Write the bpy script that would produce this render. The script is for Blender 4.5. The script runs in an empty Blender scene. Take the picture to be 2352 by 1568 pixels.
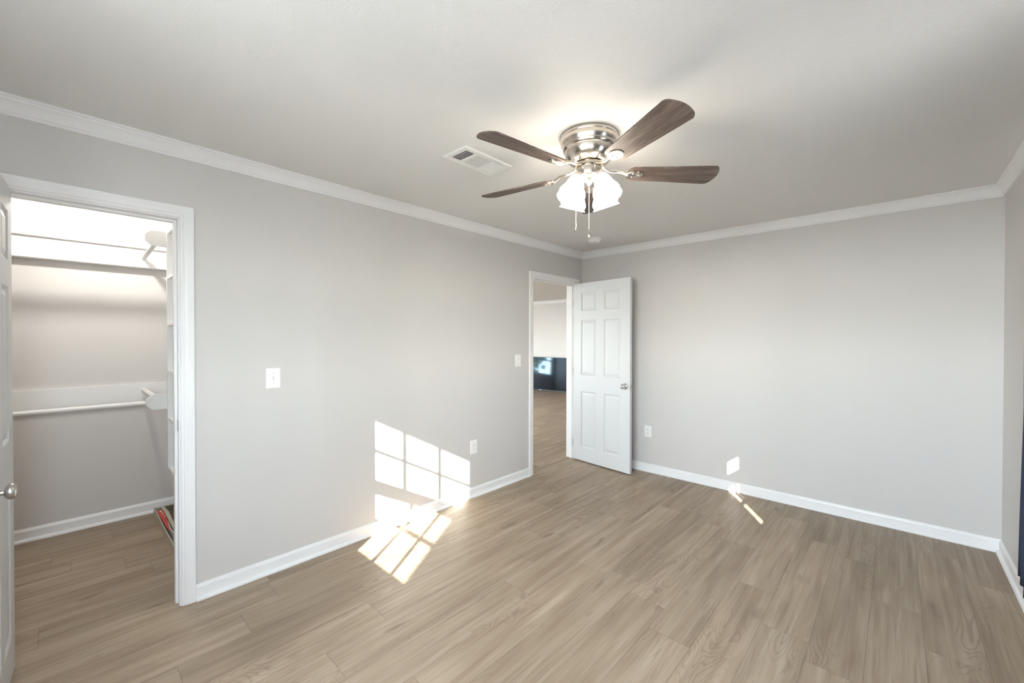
import bpy, bmesh, math, random
from mathutils import Vector, Matrix, Euler
random.seed(7)
PI = math.pi
sc = bpy.context.scene
C = sc.collection

# ------------------------------------------------------------------ camera
H = 2.44            # ceiling height
W = 3.295           # room width (left wall x=0, right wall x=W)
D = 4.80            # room depth (back wall y=0, front wall y=-D)
cam_d = bpy.data.cameras.new('camera')
cam_d.sensor_width = 36.0
cam_d.lens = 36.0 * 951.26 / 2352.0
cam_d.clip_start = 0.02
cam = bpy.data.objects.new('camera', cam_d)
C.objects.link(cam)
yaw, pitch, roll = -0.7479, -0.0084, 0.0013
fw = Vector((math.sin(yaw) * math.cos(pitch), math.cos(yaw) * math.cos(pitch), math.sin(pitch)))
rt = Vector((math.cos(yaw), -math.sin(yaw), 0))
up = rt.cross(fw)
r2 = rt * math.cos(roll) + up * math.sin(roll)
u2 = -rt * math.sin(roll) + up * math.cos(roll)
cam.matrix_world = Matrix(((r2.x, u2.x, -fw.x, 2.7722), (r2.y, u2.y, -fw.y, -4.2251), (r2.z, u2.z, -fw.z, 1.4209), (0, 0, 0, 1)))
sc.camera = cam

# ------------------------------------------------------------------ colour management, world, sun
sc.view_settings.view_transform = 'Standard'
sc.view_settings.look = 'None'
sc.view_settings.gamma = 1.0
sc.view_settings.use_curve_mapping = False
sc.view_settings.exposure = 0.24
sc.cycles.use_denoising = True
sc.cycles.max_bounces = 12
sc.cycles.diffuse_bounces = 8
sc.cycles.glossy_bounces = 5
sc.cycles.transparent_max_bounces = 12
sc.cycles.sample_clamp_indirect = 8.0
sc.cycles.caustics_reflective = False
sc.cycles.caustics_refractive = False

SUN_H = Vector((-0.551, 0.8346, 0))      # horizontal travel direction of the sunlight
SUN_TAN = 0.456
world = bpy.data.worlds.new('world')
sc.world = world
world.use_nodes = True
wn = world.node_tree.nodes
wl = world.node_tree.links
wn.clear()
w_out = wn.new('ShaderNodeOutputWorld')
w_bg = wn.new('ShaderNodeBackground')
w_sky = wn.new('ShaderNodeTexSky')
w_sky.sky_type = 'NISHITA'
w_sky.sun_disc = False
w_sky.sun_elevation = math.atan(SUN_TAN)
w_sky.sun_rotation = math.radians(146.6)
w_sky.air_density = 1.0
w_sky.dust_density = 0.6
w_sky.ozone_density = 1.0
w_bg.inputs['Strength'].default_value = 2.7
w_hsv = wn.new('ShaderNodeMix')                # hazy, nearly white sky
w_hsv.data_type = 'RGBA'
w_hsv.blend_type = 'ADD'
w_hsv.inputs[0].default_value = 1.0
w_hsv.inputs[7].default_value = (14.6, 15.8, 17.3, 1)
w_scl = wn.new('ShaderNodeVectorMath')
w_scl.operation = 'SCALE'
w_scl.inputs['Scale'].default_value = 0.45
wl.new(w_sky.outputs['Color'], w_scl.inputs[0])
wl.new(w_scl.outputs[0], w_hsv.inputs[6])
wl.new(w_hsv.outputs[2], w_bg.inputs['Color'])
wl.new(w_bg.outputs['Background'], w_out.inputs['Surface'])

sun_d = bpy.data.lights.new('sun', 'SUN')
sun_d.energy = 44.0
sun_d.angle = math.radians(0.3)
sun_d.color = (1.0, 0.93, 0.84)
sun = bpy.data.objects.new('sun', sun_d)
C.objects.link(sun)
sun_dir = Vector((SUN_H.x, SUN_H.y, -SUN_TAN)).normalized()
sun.rotation_euler = sun_dir.to_track_quat('-Z', 'Y').to_euler()
sun.location = (8, -12, 8)

FAN_EMIT = 7.0
FAN_BULB = 165.0
CLOSET_EMIT = 850.0
LIVING_EMIT = 210.0


def portal(name, loc, size_x, size_y, rot):
    l = bpy.data.lights.new(name, 'AREA')
    l.shape = 'RECTANGLE'
    l.size = size_x
    l.size_y = size_y
    l.cycles.is_portal = True
    o = bpy.data.objects.new(name, l)
    o.location = loc
    o.rotation_euler = rot
    C.objects.link(o)


# ------------------------------------------------------------------ materials
def srgb(r, g, b):
    f = lambda c: (c / 255 / 12.92) if c / 255 <= 0.04045 else ((c / 255 + 0.055) / 1.055) ** 2.4
    return (f(r), f(g), f(b))


def mat(name, col, rough=0.5, metal=0.0, spec=0.5, bump=None, var=None, emit=None):
    """bump=(scale, strength, distance); var=(scale, amount) mottles the base colour a little."""
    m = bpy.data.materials.new(name)
    m.use_nodes = True
    n, l = m.node_tree.nodes, m.node_tree.links
    b = n['Principled BSDF']
    b.inputs['Base Color'].default_value = (*col, 1)
    b.inputs['Roughness'].default_value = rough
    b.inputs['Metallic'].default_value = metal
    b.inputs['Specular IOR Level'].default_value = spec
    tc = n.new('ShaderNodeTexCoord')
    if var:
        nz = n.new('ShaderNodeTexNoise')
        nz.inputs['Scale'].default_value = var[0]
        nz.inputs['Detail'].default_value = 4
        l.new(tc.outputs['Object'], nz.inputs['Vector'])
        mx = n.new('ShaderNodeMix')
        mx.data_type = 'RGBA'
        mx.inputs[6].default_value = (*[c * (1 - var[1]) for c in col], 1)
        mx.inputs[7].default_value = (*[min(1, c * (1 + var[1])) for c in col], 1)
        l.new(nz.outputs['Fac'], mx.inputs[0])
        l.new(mx.outputs[2], b.inputs['Base Color'])
    if bump:
        nz = n.new('ShaderNodeTexNoise')
        nz.inputs['Scale'].default_value = bump[0]
        nz.inputs['Detail'].default_value = 3
        l.new(tc.outputs['Object'], nz.inputs['Vector'])
        bp = n.new('ShaderNodeBump')
        bp.inputs['Strength'].default_value = bump[1]
        bp.inputs['Distance'].default_value = bump[2]
        l.new(nz.outputs['Fac'], bp.inputs['Height'])
        l.new(bp.outputs['Normal'], b.inputs['Normal'])
    if emit:
        b.inputs['Emission Color'].default_value = (*emit[0], 1)
        b.inputs['Emission Strength'].default_value = emit[1]
    return m


def brushed(name, col, rough, stretch=(3, 3, 220)):
    m = mat(name, col, rough, 1.0)
    n, l = m.node_tree.nodes, m.node_tree.links
    b = n['Principled BSDF']
    tc = n.new('ShaderNodeTexCoord')
    mp = n.new('ShaderNodeMapping')
    mp.inputs['Scale'].default_value = stretch
    nz = n.new('ShaderNodeTexNoise')
    nz.inputs['Scale'].default_value = 4
    l.new(tc.outputs['Object'], mp.inputs['Vector'])
    l.new(mp.outputs['Vector'], nz.inputs['Vector'])
    mr = n.new('ShaderNodeMapRange')
    mr.inputs[3].default_value = rough * 0.8
    mr.inputs[4].default_value = rough * 1.25
    l.new(nz.outputs['Fac'], mr.inputs[0])
    l.new(mr.outputs[0], b.inputs['Roughness'])
    return m


WALL = (0.605, 0.585, 0.573)
M = {}
M['wall'] = mat('wall_paint', WALL, 0.55, spec=0.3, bump=(220, 0.12, 0.002))
M['ceiling'] = mat('ceiling_paint', (0.74, 0.735, 0.73), 0.8, spec=0.2, bump=(140, 0.35, 0.003))
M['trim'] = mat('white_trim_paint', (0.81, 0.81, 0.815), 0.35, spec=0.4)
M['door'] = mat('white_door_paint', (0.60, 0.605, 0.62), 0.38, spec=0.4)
M['closet_white'] = mat('closet_white_paint', (0.76, 0.76, 0.755), 0.45, spec=0.4)
M['plastic'] = mat('white_plastic', (0.84, 0.84, 0.83), 0.3)
M['slot'] = mat('dark_slot', (0.05, 0.045, 0.04), 0.6)
M['nickel'] = brushed('brushed_nickel', (0.70, 0.64, 0.56), 0.22)
M['satin'] = brushed('satin_nickel', (0.52, 0.50, 0.48), 0.3)
M['chrome'] = mat('chrome', (0.72, 0.74, 0.77), 0.08, 1.0)
M['duct'] = mat('duct_dark', (0.02, 0.018, 0.016), 0.8)
M['black'] = mat('black_plastic', (0.012, 0.012, 0.014), 0.35)
M['screen'] = mat('glossy_black_screen', (0.006, 0.006, 0.009), 0.05, spec=0.45)
M['screen'].node_tree.nodes['Principled BSDF'].inputs['Specular Tint'].default_value = (0.6, 0.8, 1.0, 1)
M['silver'] = mat('silver_badge', (0.6, 0.6, 0.62), 0.3, 1.0)
M['curtain'] = mat('navy_fabric', (0.048, 0.060, 0.100), 0.9, spec=0.1, bump=(900, 0.3, 0.001))
M['lamp'] = mat('frosted_glass_shade', (0.9, 0.88, 0.84), 0.4, emit=((1.0, 0.91, 0.79), FAN_EMIT))
_n, _l = M['lamp'].node_tree.nodes, M['lamp'].node_tree.links
_t = _n.new('ShaderNodeBsdfTransparent')
_x = _n.new('ShaderNodeMixShader')
_x.inputs[0].default_value = 0.40               # thin frosted glass lets part of the bulb's light straight through
_l.new(_n['Principled BSDF'].outputs[0], _x.inputs[1])
_l.new(_t.outputs[0], _x.inputs[2])
_l.new(_x.outputs[0], _n['Material Output'].inputs['Surface'])
M['fan_bulb'] = mat('lit_fan_bulb', (0.9, 0.88, 0.84), 0.4, emit=((1.0, 0.90, 0.76), FAN_BULB))
M['bulb'] = mat('lit_bulb', (0.9, 0.9, 0.85), 0.4, emit=((1.0, 0.96, 0.88), CLOSET_EMIT))
M['dome'] = mat('fill_dome', (0.9, 0.9, 0.9), 0.4, emit=((1.0, 0.96, 0.9), LIVING_EMIT))
M['porcelain'] = mat('porcelain', (0.8, 0.8, 0.78), 0.25)
M['ground'] = mat('pale_paving', (0.68, 0.675, 0.665), 0.95, var=(1.5, 0.4))
M['hedge'] = mat('hedge_leaves', (0.05, 0.07, 0.03), 0.9, var=(8, 0.6))
M['hedge_far'] = mat('hedge_pale_leaves', (0.17, 0.21, 0.15), 0.9, var=(6, 0.5))
M['soffit'] = mat('white_soffit', (0.75, 0.75, 0.73), 0.6)
M['carton'] = mat('grey_carton', (0.47, 0.44, 0.37), 0.85, var=(30, 0.35), bump=(160, 0.5, 0.003))
M['carton_in'] = mat('worn_brown_board', (0.115, 0.085, 0.06), 0.85, var=(14, 0.6), bump=(60, 0.5, 0.004))
M['red_label'] = mat('red_paper', (0.42, 0.045, 0.032), 0.6, var=(50, 0.25))
M['torn'] = mat('torn_paper', (0.62, 0.57, 0.48), 0.85, var=(60, 0.25))


def glass_mat():
    m = bpy.data.materials.new('window_glass')
    m.use_nodes = True
    n, l = m.node_tree.nodes, m.node_tree.links
    n.clear()
    o = n.new('ShaderNodeOutputMaterial')
    t = n.new('ShaderNodeBsdfTransparent')
    t.inputs['Color'].default_value = (0.96, 0.98, 0.97, 1)
    g = n.new('ShaderNodeBsdfGlossy')
    g.inputs['Roughness'].default_value = 0.01
    f = n.new('ShaderNodeFresnel')
    ge = n.new('ShaderNodeNewGeometry')
    ior = n.new('ShaderNodeMapRange')            # same air-to-glass reflectance on both faces of the thin pane
    ior.inputs[3].default_value = 1.45
    ior.inputs[4].default_value = 1 / 1.45
    l.new(ge.outputs['Backfacing'], ior.inputs[0])
    l.new(ior.outputs[0], f.inputs['IOR'])
    x = n.new('ShaderNodeMixShader')
    l.new(f.outputs[0], x.inputs[0])
    l.new(t.outputs[0], x.inputs[1])
    l.new(g.outputs[0], x.inputs[2])
    l.new(x.outputs[0], o.inputs['Surface'])
    return m


M['glass'] = glass_mat()


class NG:
    """tiny helper to write node maths"""
    def __init__(s, m):
        s.n, s.l = m.node_tree.nodes, m.node_tree.links

    def put(s, sock, v):
        if hasattr(v, 'is_output'):
            s.l.new(v, sock)
        else:
            sock.default_value = v

    def math(s, op, a, b=0.0, c=None):
        n = s.n.new('ShaderNodeMath')
        n.operation = op
        s.put(n.inputs[0], a)
        s.put(n.inputs[1], b)
        if c is not None:
            s.put(n.inputs[2], c)
        return n.outputs[0]

    def vec(s, x, y, z):
        n = s.n.new('ShaderNodeCombineXYZ')
        s.put(n.inputs[0], x)
        s.put(n.inputs[1], y)
        s.put(n.inputs[2], z)
        return n.outputs[0]

    def white(s, v):
        n = s.n.new('ShaderNodeTexWhiteNoise')
        n.noise_dimensions = '3D'
        s.put(n.inputs['Vector'], v)
        return n.outputs['Value'], n.outputs['Color']

    def noise(s, v, scale=1.0, detail=2.0, rough=0.5, dist=0.0):
        n = s.n.new('ShaderNodeTexNoise')
        s.put(n.inputs['Vector'], v)
        n.inputs['Scale'].default_value = scale
        n.inputs['Detail'].default_value = detail
        n.inputs['Roughness'].default_value = rough
        n.inputs['Distortion'].default_value = dist
        return n.outputs['Fac']

    def rng(s, v, a, b, c, d):
        n = s.n.new('ShaderNodeMapRange')
        s.put(n.inputs[0], v)
        n.inputs[1].default_value = a
        n.inputs[2].default_value = b
        n.inputs[3].default_value = c
        n.inputs[4].default_value = d
        return n.outputs[0]

    def mix(s, f, a, b):
        n = s.n.new('ShaderNodeMix')
        n.data_type = 'RGBA'
        s.put(n.inputs[0], f)
        s.put(n.inputs[6], a if hasattr(a, 'is_output') else (*a, 1))
        s.put(n.inputs[7], b if hasattr(b, 'is_output') else (*b, 1))
        return n.outputs[2]

    def ramp(s, f, stops):
        n = s.n.new('ShaderNodeValToRGB')
        s.put(n.inputs[0], f)
        e = n.color_ramp.elements
        e[0].position, e[0].color = stops[0][0], (*stops[0][1], 1)
        e[1].position, e[1].color = stops[-1][0], (*stops[-1][1], 1)
        for p, c in stops[1:-1]:
            k = e.new(p)
            k.color = (*c, 1)
        return n.outputs[0]


def floor_mat():
    m = mat('vinyl_plank', (0.3, 0.24, 0.18), 0.42, spec=0.38)
    g = NG(m)
    b = g.n['Principled BSDF']
    tc = g.n.new('ShaderNodeTexCoord')
    sp = g.n.new('ShaderNodeSeparateXYZ')
    g.l.new(tc.outputs['Object'], sp.inputs[0])
    x, y = sp.outputs[0], sp.outputs[1]
    PWD, PLN = 0.198, 1.22
    u = g.math('DIVIDE', g.math('SUBTRACT', x, 0.1066), PWD)
    row = g.math('FLOOR', u)
    rv, _ = g.white(g.vec(row, 3.7, 0.0))
    off = g.math('MULTIPLY', rv, 7.31)
    for k_, yj_ in ((0, -3.435), (3, -3.13), (4, -3.435), (5, -2.487), (10, -1.552), (11, -1.871), (13, -1.237), (14, -1.56)):
        hit = g.math('COMPARE', row, float(k_), 0.4)      # end joints that can be read off the real floor
        off = g.math('ADD', g.math('MULTIPLY', off, g.math('SUBTRACT', 1.0, hit)), g.math('MULTIPLY', hit, 8.0 - yj_ / PLN))
    v = g.math('ADD', g.math('DIVIDE', y, PLN), off)
    col = g.math('FLOOR', v)
    fu = g.math('SUBTRACT', u, row)
    fv = g.math('SUBTRACT', v, col)
    pv, pc = g.white(g.vec(row, col, 1.3))
    pv2, _ = g.white(g.vec(row, col, 9.1))
    # seams
    eu = g.math('MULTIPLY', g.math('MINIMUM', fu, g.math('SUBTRACT', 1.0, fu)), PWD)
    ev = g.math('MULTIPLY', g.math('MINIMUM', fv, g.math('SUBTRACT', 1.0, fv)), PLN)
    e = g.math('MINIMUM', eu, ev)
    seam = g.rng(e, 0.0006, 0.0022, 1.0, 0.0)
    # grain domain, shifted per plank
    ox = g.math('MULTIPLY', pv, 37.0)
    oy = g.math('MULTIPLY', pv2, 53.0)
    gx = g.math('ADD', x, ox)
    gy = g.math('ADD', y, oy)
    fine = g.noise(g.vec(g.math('MULTIPLY', gx, 95.0), g.math('MULTIPLY', gy, 3.2), 0.0), 1.0, 4, 0.6)
    streak = g.noise(g.vec(g.math('MULTIPLY', gx, 22.0), g.math('MULTIPLY', gy, 1.1), 2.0), 1.0, 3, 0.55, 0.3)
    broad = g.noise(g.vec(g.math('MULTIPLY', gx, 6.5), g.math('MULTIPLY', gy, 1.15), 5.0), 1.0, 2, 0.5, 0.5)
    # cathedral contours around knots
    field = g.noise(g.vec(g.math('MULTIPLY', gx, 8.5), g.math('MULTIPLY', gy, 1.7), 7.0), 1.0, 1.5, 0.45, 0.7)
    cont = g.math('SINE', g.math('MULTIPLY', field, 120.0))
    cont = g.rng(cont, 0.25, 1.0, 0.0, 1.0)
    cmask = g.noise(g.vec(g.math('MULTIPLY', gx, 5.0), g.math('MULTIPLY', gy, 0.9), 11.0), 1.0, 1.0)
    cmask = g.rng(cmask, 0.50, 0.66, 0.0, 1.0)
    cont = g.math('MULTIPLY', cont, cmask)
    knot = g.noise(g.vec(g.math('MULTIPLY', gx, 10.0), g.math('MULTIPLY', gy, 3.6), 17.0), 1.0, 1.0, 0.4, 0.4)
    knot = g.rng(knot, 0.70, 0.80, 0.0, 1.0)
    t = g.math('ADD', g.math('MULTIPLY', streak, 0.55), g.math('MULTIPLY', broad, 0.45))
    base = g.ramp(t, [(0.33, (0.203, 0.147, 0.098)), (0.50, (0.298, 0.230, 0.165)), (0.67, (0.385, 0.310, 0.233))])
    base = g.mix(g.rng(fine, 0.35, 0.75, 0.0, 0.42), base, (0.205, 0.155, 0.113))
    dk = g.noise(g.vec(g.math('MULTIPLY', gx, 44.0), g.math('MULTIPLY', gy, 1.5), 23.0), 1.0, 2, 0.5, 0.6)
    base = g.mix(g.rng(dk, 0.56, 0.74, 0.0, 0.50), base, (0.150, 0.106, 0.073))
    base = g.mix(g.math('MULTIPLY', cont, 0.50), base, (0.150, 0.106, 0.074))
    base = g.mix(g.math('MULTIPLY', knot, 0.75), base, (0.130, 0.092, 0.066))
    tone = g.rng(pv, 0.0, 1.0, 0.97, 1.15)
    vm = g.n.new('ShaderNodeVectorMath')
    vm.operation = 'SCALE'
    g.l.new(base, vm.inputs[0])
    g.l.new(tone, vm.inputs['Scale'])
    base = g.mix(g.math('MULTIPLY', seam, 0.40), vm.outputs[0], (0.07, 0.052, 0.04))
    g.l.new(base, b.inputs['Base Color'])
    g.l.new(g.rng(fine, 0.3, 0.7, 0.36, 0.5), b.inputs['Roughness'])
    bp = g.n.new('ShaderNodeBump')
    bp.inputs['Strength'].default_value = 0.25
    bp.inputs['Distance'].default_value = 0.002
    g.l.new(g.math('SUBTRACT', g.math('MULTIPLY', fine, 0.3), seam), bp.inputs['Height'])
    g.l.new(bp.outputs['Normal'], b.inputs['Normal'])
    return m


def blade_mat():
    m = mat('weathered_oak', (0.1, 0.07, 0.05), 0.5, spec=0.35)
    g = NG(m)
    b = g.n['Principled BSDF']
    tc = g.n.new('ShaderNodeTexCoord')
    sp = g.n.new('ShaderNodeSeparateXYZ')
    g.l.new(tc.outputs['Object'], sp.inputs[0])
    x, y = sp.outputs[0], sp.outputs[1]
    wob = g.noise(g.vec(g.math('MULTIPLY', x, 4.0), g.math('MULTIPLY', y, 14.0), 0.0), 1.0, 2, 0.5)
    yy = g.math('ADD', y, g.math('MULTIPLY', wob, 0.022))
    st = g.noise(g.vec(g.math('MULTIPLY', x, 9.0), g.math('MULTIPLY', yy, 330.0), 1.0), 1.0, 4, 0.7)
    br = g.noise(g.vec(g.math('MULTIPLY', x, 3.0), g.math('MULTIPLY', yy, 26.0), 4.0), 1.0, 2, 0.5)
    t = g.math('ADD', g.math('MULTIPLY', st, 0.65), g.math('MULTIPLY', br, 0.35))
    c = g.ramp(t, [(0.36, (0.034, 0.022, 0.017)), (0.50, (0.098, 0.068, 0.053)), (0.64, (0.235, 0.180, 0.148))])
    g.l.new(c, b.inputs['Base Color'])
    return m


M['floor'] = floor_mat()
M['blade'] = blade_mat()


# ------------------------------------------------------------------ mesh helpers
def obj(name, bm, m, parent=None, loc=(0, 0, 0), rot=(0, 0, 0), smooth=False):
    bmesh.ops.recalc_face_normals(bm, faces=bm.faces[:])
    me = bpy.data.meshes.new(name)
    bm.to_mesh(me)
    bm.free()
    for k in (m if isinstance(m, (list, tuple)) else [m]):
        me.materials.append(k)
    if smooth:
        me.polygons.foreach_set('use_smooth', [True] * len(me.polygons))
        try:
            me.set_sharp_from_angle(angle=math.radians(38))
        except Exception:
            pass
    o = bpy.data.objects.new(name, me)
    C.objects.link(o)
    o.location = loc
    o.rotation_euler = rot
    if parent:
        o.parent = parent
    return o


def tag(o, label=None, cat=None, group=None, kind=None):
    if label:
        o['label'] = label
    if cat:
        o['category'] = cat
    if group:
        o['group'] = group
    if kind:
        o['kind'] = kind
    return o


def thing(name, label, cat, loc=(0, 0, 0), rot=(0, 0, 0), group=None, kind=None):
    o = bpy.data.objects.new(name, None)
    o.empty_display_size = 0.1
    C.objects.link(o)
    o.location = loc
    o.rotation_euler = rot
    return tag(o, label, cat, group, kind)


def new():
    return bmesh.new()


def bx(bm, x0, x1, y0, y1, z0, z1, bev=0.0, mi=0):
    r = bmesh.ops.create_cube(bm, size=1.0)
    vs = r['verts']
    bmesh.ops.scale(bm, vec=(abs(x1 - x0), abs(y1 - y0), abs(z1 - z0)), verts=vs)
    bmesh.ops.translate(bm, vec=((x0 + x1) / 2, (y0 + y1) / 2, (z0 + z1) / 2), verts=vs)
    fs = set(f for v in vs for f in v.link_faces)
    if bev > 0:
        es = list(set(e for v in vs for e in v.link_edges))
        rr = bmesh.ops.bevel(bm, geom=es, offset=bev, segments=2, profile=0.6, affect='EDGES')
        fs = set(rr['faces']) | set(f for v in rr['verts'] for f in v.link_faces)
    for f in fs:
        if f.is_valid:
            f.material_index = mi
    return bm


def box(x0, x1, y0, y1, z0, z1, bev=0.0):
    return bx(new(), x0, x1, y0, y1, z0, z1, bev)


def lathe(bm, prof, seg=40, close=False):
    rings = []
    for r, z in prof:
        if r < 1e-6:
            rings.append([bm.verts.new((0, 0, z))])
        else:
            rings.append([bm.verts.new((r * math.cos(2 * PI * k / seg), r * math.sin(2 * PI * k / seg), z)) for k in range(seg)])
    for a, b in zip(rings, rings[1:]):
        for k in range(seg):
            k2 = (k + 1) % seg
            if len(a) == 1 and len(b) == 1:
                continue
            if len(a) == 1:
                bm.faces.new((a[0], b[k2], b[k]))
            elif len(b) == 1:
                bm.faces.new((a[k], a[k2], b[0]))
            else:
                bm.faces.new((a[k], a[k2], b[k2], b[k]))
    return bm


def tube(bm, pts, rad, seg=10, caps=True):
    pts = [Vector(p) for p in pts]
    rads = rad if isinstance(rad, (list, tuple)) else [rad] * len(pts)
    rings = []
    prev = None
    for i, p in enumerate(pts):
        t = (pts[min(i + 1, len(pts) - 1)] - pts[max(i - 1, 0)]).normalized()
        if prev is None:
            a = Vector((0, 0, 1)) if abs(t.z) < 0.9 else Vector((1, 0, 0))
            n = t.cross(a).normalized()
        else:
            n = (prev - t * prev.dot(t)).normalized()
        prev = n
        b = t.cross(n)
        rings.append([bm.verts.new(p + (n * math.cos(2 * PI * k / seg) + b * math.sin(2 * PI * k / seg)) * rads[i]) for k in range(seg)])
    for a, b in zip(rings, rings[1:]):
        for k in range(seg):
            bm.faces.new((a[k], a[(k + 1) % seg], b[(k + 1) % seg], b[k]))
    if caps:
        bm.faces.new(rings[0][::-1])
        bm.faces.new(rings[-1])
    return bm


def extrude_poly(bm, pts, vec):
    """pts: planar outline of 3-D points; solid along vec."""
    a = [bm.verts.new(p) for p in pts]
    b = [bm.verts.new(Vector(p) + Vector(vec)) for p in pts]
    n = len(pts)
    bm.faces.new(a[::-1])
    bm.faces.new(b)
    for k in range(n):
        bm.faces.new((a[k], a[(k + 1) % n], b[(k + 1) % n], b[k]))
    return bm


def run(bm, prof, A, B, nrm, ma=0, mb=0):
    """moulding: profile of (d, z) swept from A to B on a wall with inward normal nrm; ma / mb = +1 inside mitre."""
    A, B, nrm = Vector(A), Vector(B), Vector(nrm)
    t = (B - A).normalized()
    r0 = [bm.verts.new(A + nrm * d + t * d * ma + Vector((0, 0, z))) for d, z in prof]
    r1 = [bm.verts.new(B + nrm * d - t * d * mb + Vector((0, 0, z))) for d, z in prof]
    n = len(prof)
    for k in range(n):
        k2 = (k + 1) % n
        bm.faces.new((r0[k], r0[k2], r1[k2], r1[k]))
    bm.faces.new(r0[::-1])
    bm.faces.new(r1)
    return bm


def wall_with_holes(bm, axis, c0, c1, u0, u1, z0, z1, holes):
    """slab between c0 and c1 along axis ('x' or 'y'), u the other horizontal axis; holes = (u0,u1,z0,z1)."""
    us = sorted(set([u0, u1] + [h[0] for h in holes] + [h[1] for h in holes]))
    for a, b in zip(us, us[1:]):
        zs = [(z0, z1)]
        for h in holes:
            if h[0] <= a + 1e-6 and h[1] >= b - 1e-6:
                nz = []
                for p, q in zs:
                    if h[2] > p:
                        nz.append((p, min(q, h[2])))
                    if h[3] < q:
                        nz.append((max(p, h[3]), q))
                zs = nz
        for p, q in zs:
            if axis == 'x':
                bx(bm, c0, c1, a, b, p, q)
            else:
                bx(bm, a, b, c0, c1, p, q)
    return bm


def struct(name, bm, m, **k):
    return tag(obj(name, bm, m, **k), kind='structure')


# ------------------------------------------------------------------ room shell
DZ = 2.046                                   # door opening height
EY0, EY1 = -0.915, -0.140                    # entry opening
CY0, CY1 = -4.420, -3.820                    # closet opening
WT = 0.12                                    # inner wall thickness
F1 = (1.379, 2.101, 1.013, 2.083)            # window in the front wall (x0, x1, z0, z1)
R1 = (-3.006, -2.284, 1.013, 2.083)            # window in the right wall (y0, y1, z0, z1)
R2 = (-4.66, -4.22, 1.013, 2.083)            # added unseen right window for fill light, beside the camera
F2 = (2.290, 3.000, 1.013, 2.083)              # added unseen front window for more sky light, behind the camera
L2 = (-6.2, -3.2, 0.70, 2.10)                # added fill-light window in the near wall of the next room (x0, x1, z0, z1)
L1 = (-3.20, -1.05, 0.72, 2.10)               # window in the far wall of the next room (y0, y1, z0, z1)
CB = -1.66                                   # closet back wall
CR, CL = -3.50, -5.05                        # closet right / left wall
LX, LYF, LYB = -7.6, -3.40, 4.75             # next room

struct('floor', box(LX - 0.1, W + 0.16, CL - 0.1, LYB + 0.12, -0.10, 0.0), M['floor'])
struct('ceiling', box(LX - 0.1, W + 0.16, CL - 0.1, LYB + 0.12, H, H + 0.12), M['ceiling'])
struct('wall_left', wall_with_holes(new(), 'x', -WT, 0, CL, LYB, 0, H, [(EY0, EY1, 0, DZ), (CY0, CY1, 0, DZ)]), M['wall'])
struct('wall_back', box(0, W + 0.16, 0, 0.12, 0, H), M['wall'])
struct('wall_right', wall_with_holes(new(), 'x', W, W + 0.16, -D - 0.16, 0, 0, H, [R1, R2]), M['wall'])
struct('wall_front', wall_with_holes(new(), 'y', -D - 0.16, -D, 0, W, 0, H, [F1, F2]), M['wall'])
struct('wall_closet_back', box(CB - 0.1, CB, CL, CR, 0, H), M['wall'])
struct('wall_closet_left', box(CB - 0.1, -WT, CL - 0.1, CL, 0, H), M['wall'])
struct('wall_closet_right', wall_with_holes(new(), 'y', CR, LYF, LX, -WT, 0, H, [L2]), M['wall'])
struct('wall_living_left', wall_with_holes(new(), 'x', LX - 0.1, LX, LYF, LYB, 0, H, [L1]), M['wall'])
struct('wall_living_back', box(LX - 0.1, 0, LYB, LYB + 0.12, 0, H), M['wall'])

crown = [(0, H - 0.078), (0.011, H - 0.078), (0.011, H - 0.068), (0.016, H - 0.062), (0.018, H - 0.050), (0.023, H - 0.038),
         (0.031, H - 0.027), (0.040, H - 0.020), (0.042, H - 0.013), (0.049, H - 0.011), (0.049, H - 0.0002), (0, H - 0.0002)]
base = [(0, 0.0004), (0.030, 0.0004), (0.030, 0.008), (0.026, 0.015), (0.018, 0.019), (0.013, 0.020), (0.013, 0.068), (0.010, 0.077),
        (0.006, 0.080), (0.005, 0.085), (0, 0.085)]
inx = [((0, -D, 0), (0, 0, 0), (1, 0, 0), 'left'), ((0, 0, 0), (W, 0, 0), (0, -1, 0), 'back'),
       ((W, 0, 0), (W, -D, 0), (-1, 0, 0), 'right'), ((W, -D, 0), (0, -D, 0), (0, 1, 0), 'front')]
for i, (A, B, n_, side) in enumerate(inx):
    struct('trim_%d' % (i + 1), run(new(), crown, A, B, n_, 1, 1), M['trim'])
cw = 0.060
bm = new()
run(bm, base, (0, CY1 + 0.006 + cw, 0), (0, EY0 - 0.006 - cw, 0), (1, 0, 0), 0, 0)
run(bm, base, (0, -D, 0), (0, CY0 - 0.006 - cw, 0), (1, 0, 0), 1, 0)
struct('baseboard_left', bm, M['trim'])
for (A, B, n_, side) in inx[1:]:
    struct('baseboard_' + side, run(new(), base, A, B, n_, 1, 1), M['trim'])
cbase = [(d, z * 1.08) for d, z in base]
struct('baseboard_closet_back', run(new(), cbase, (CB, CL, 0), (CB, CR, 0), (1, 0, 0), 1, 1), M['trim'])
struct('baseboard_closet_right', run(new(), cbase, (CB, CR, 0), (-WT, CR, 0), (0, -1, 0), 1, 0), M['trim'])
struct('baseboard_living_back', run(new(), base, (LX, LYB, 0), (-WT, LYB, 0), (0, -1, 0), 0, 0), M['trim'])
struct('baseboard_living_left', run(new(), base, (LX, LYF, 0), (LX, LYB, 0), (1, 0, 0), 0, 1), M['trim'])
struct('trim_5', run(new(), crown, (LX, LYB, 0), (-WT, LYB, 0), (0, -1, 0), 0, 0), M['trim'])
struct('trim_6', run(new(), crown, (LX, LYF, 0), (LX, LYB, 0), (1, 0, 0), 0, 1), M['trim'])

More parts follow.
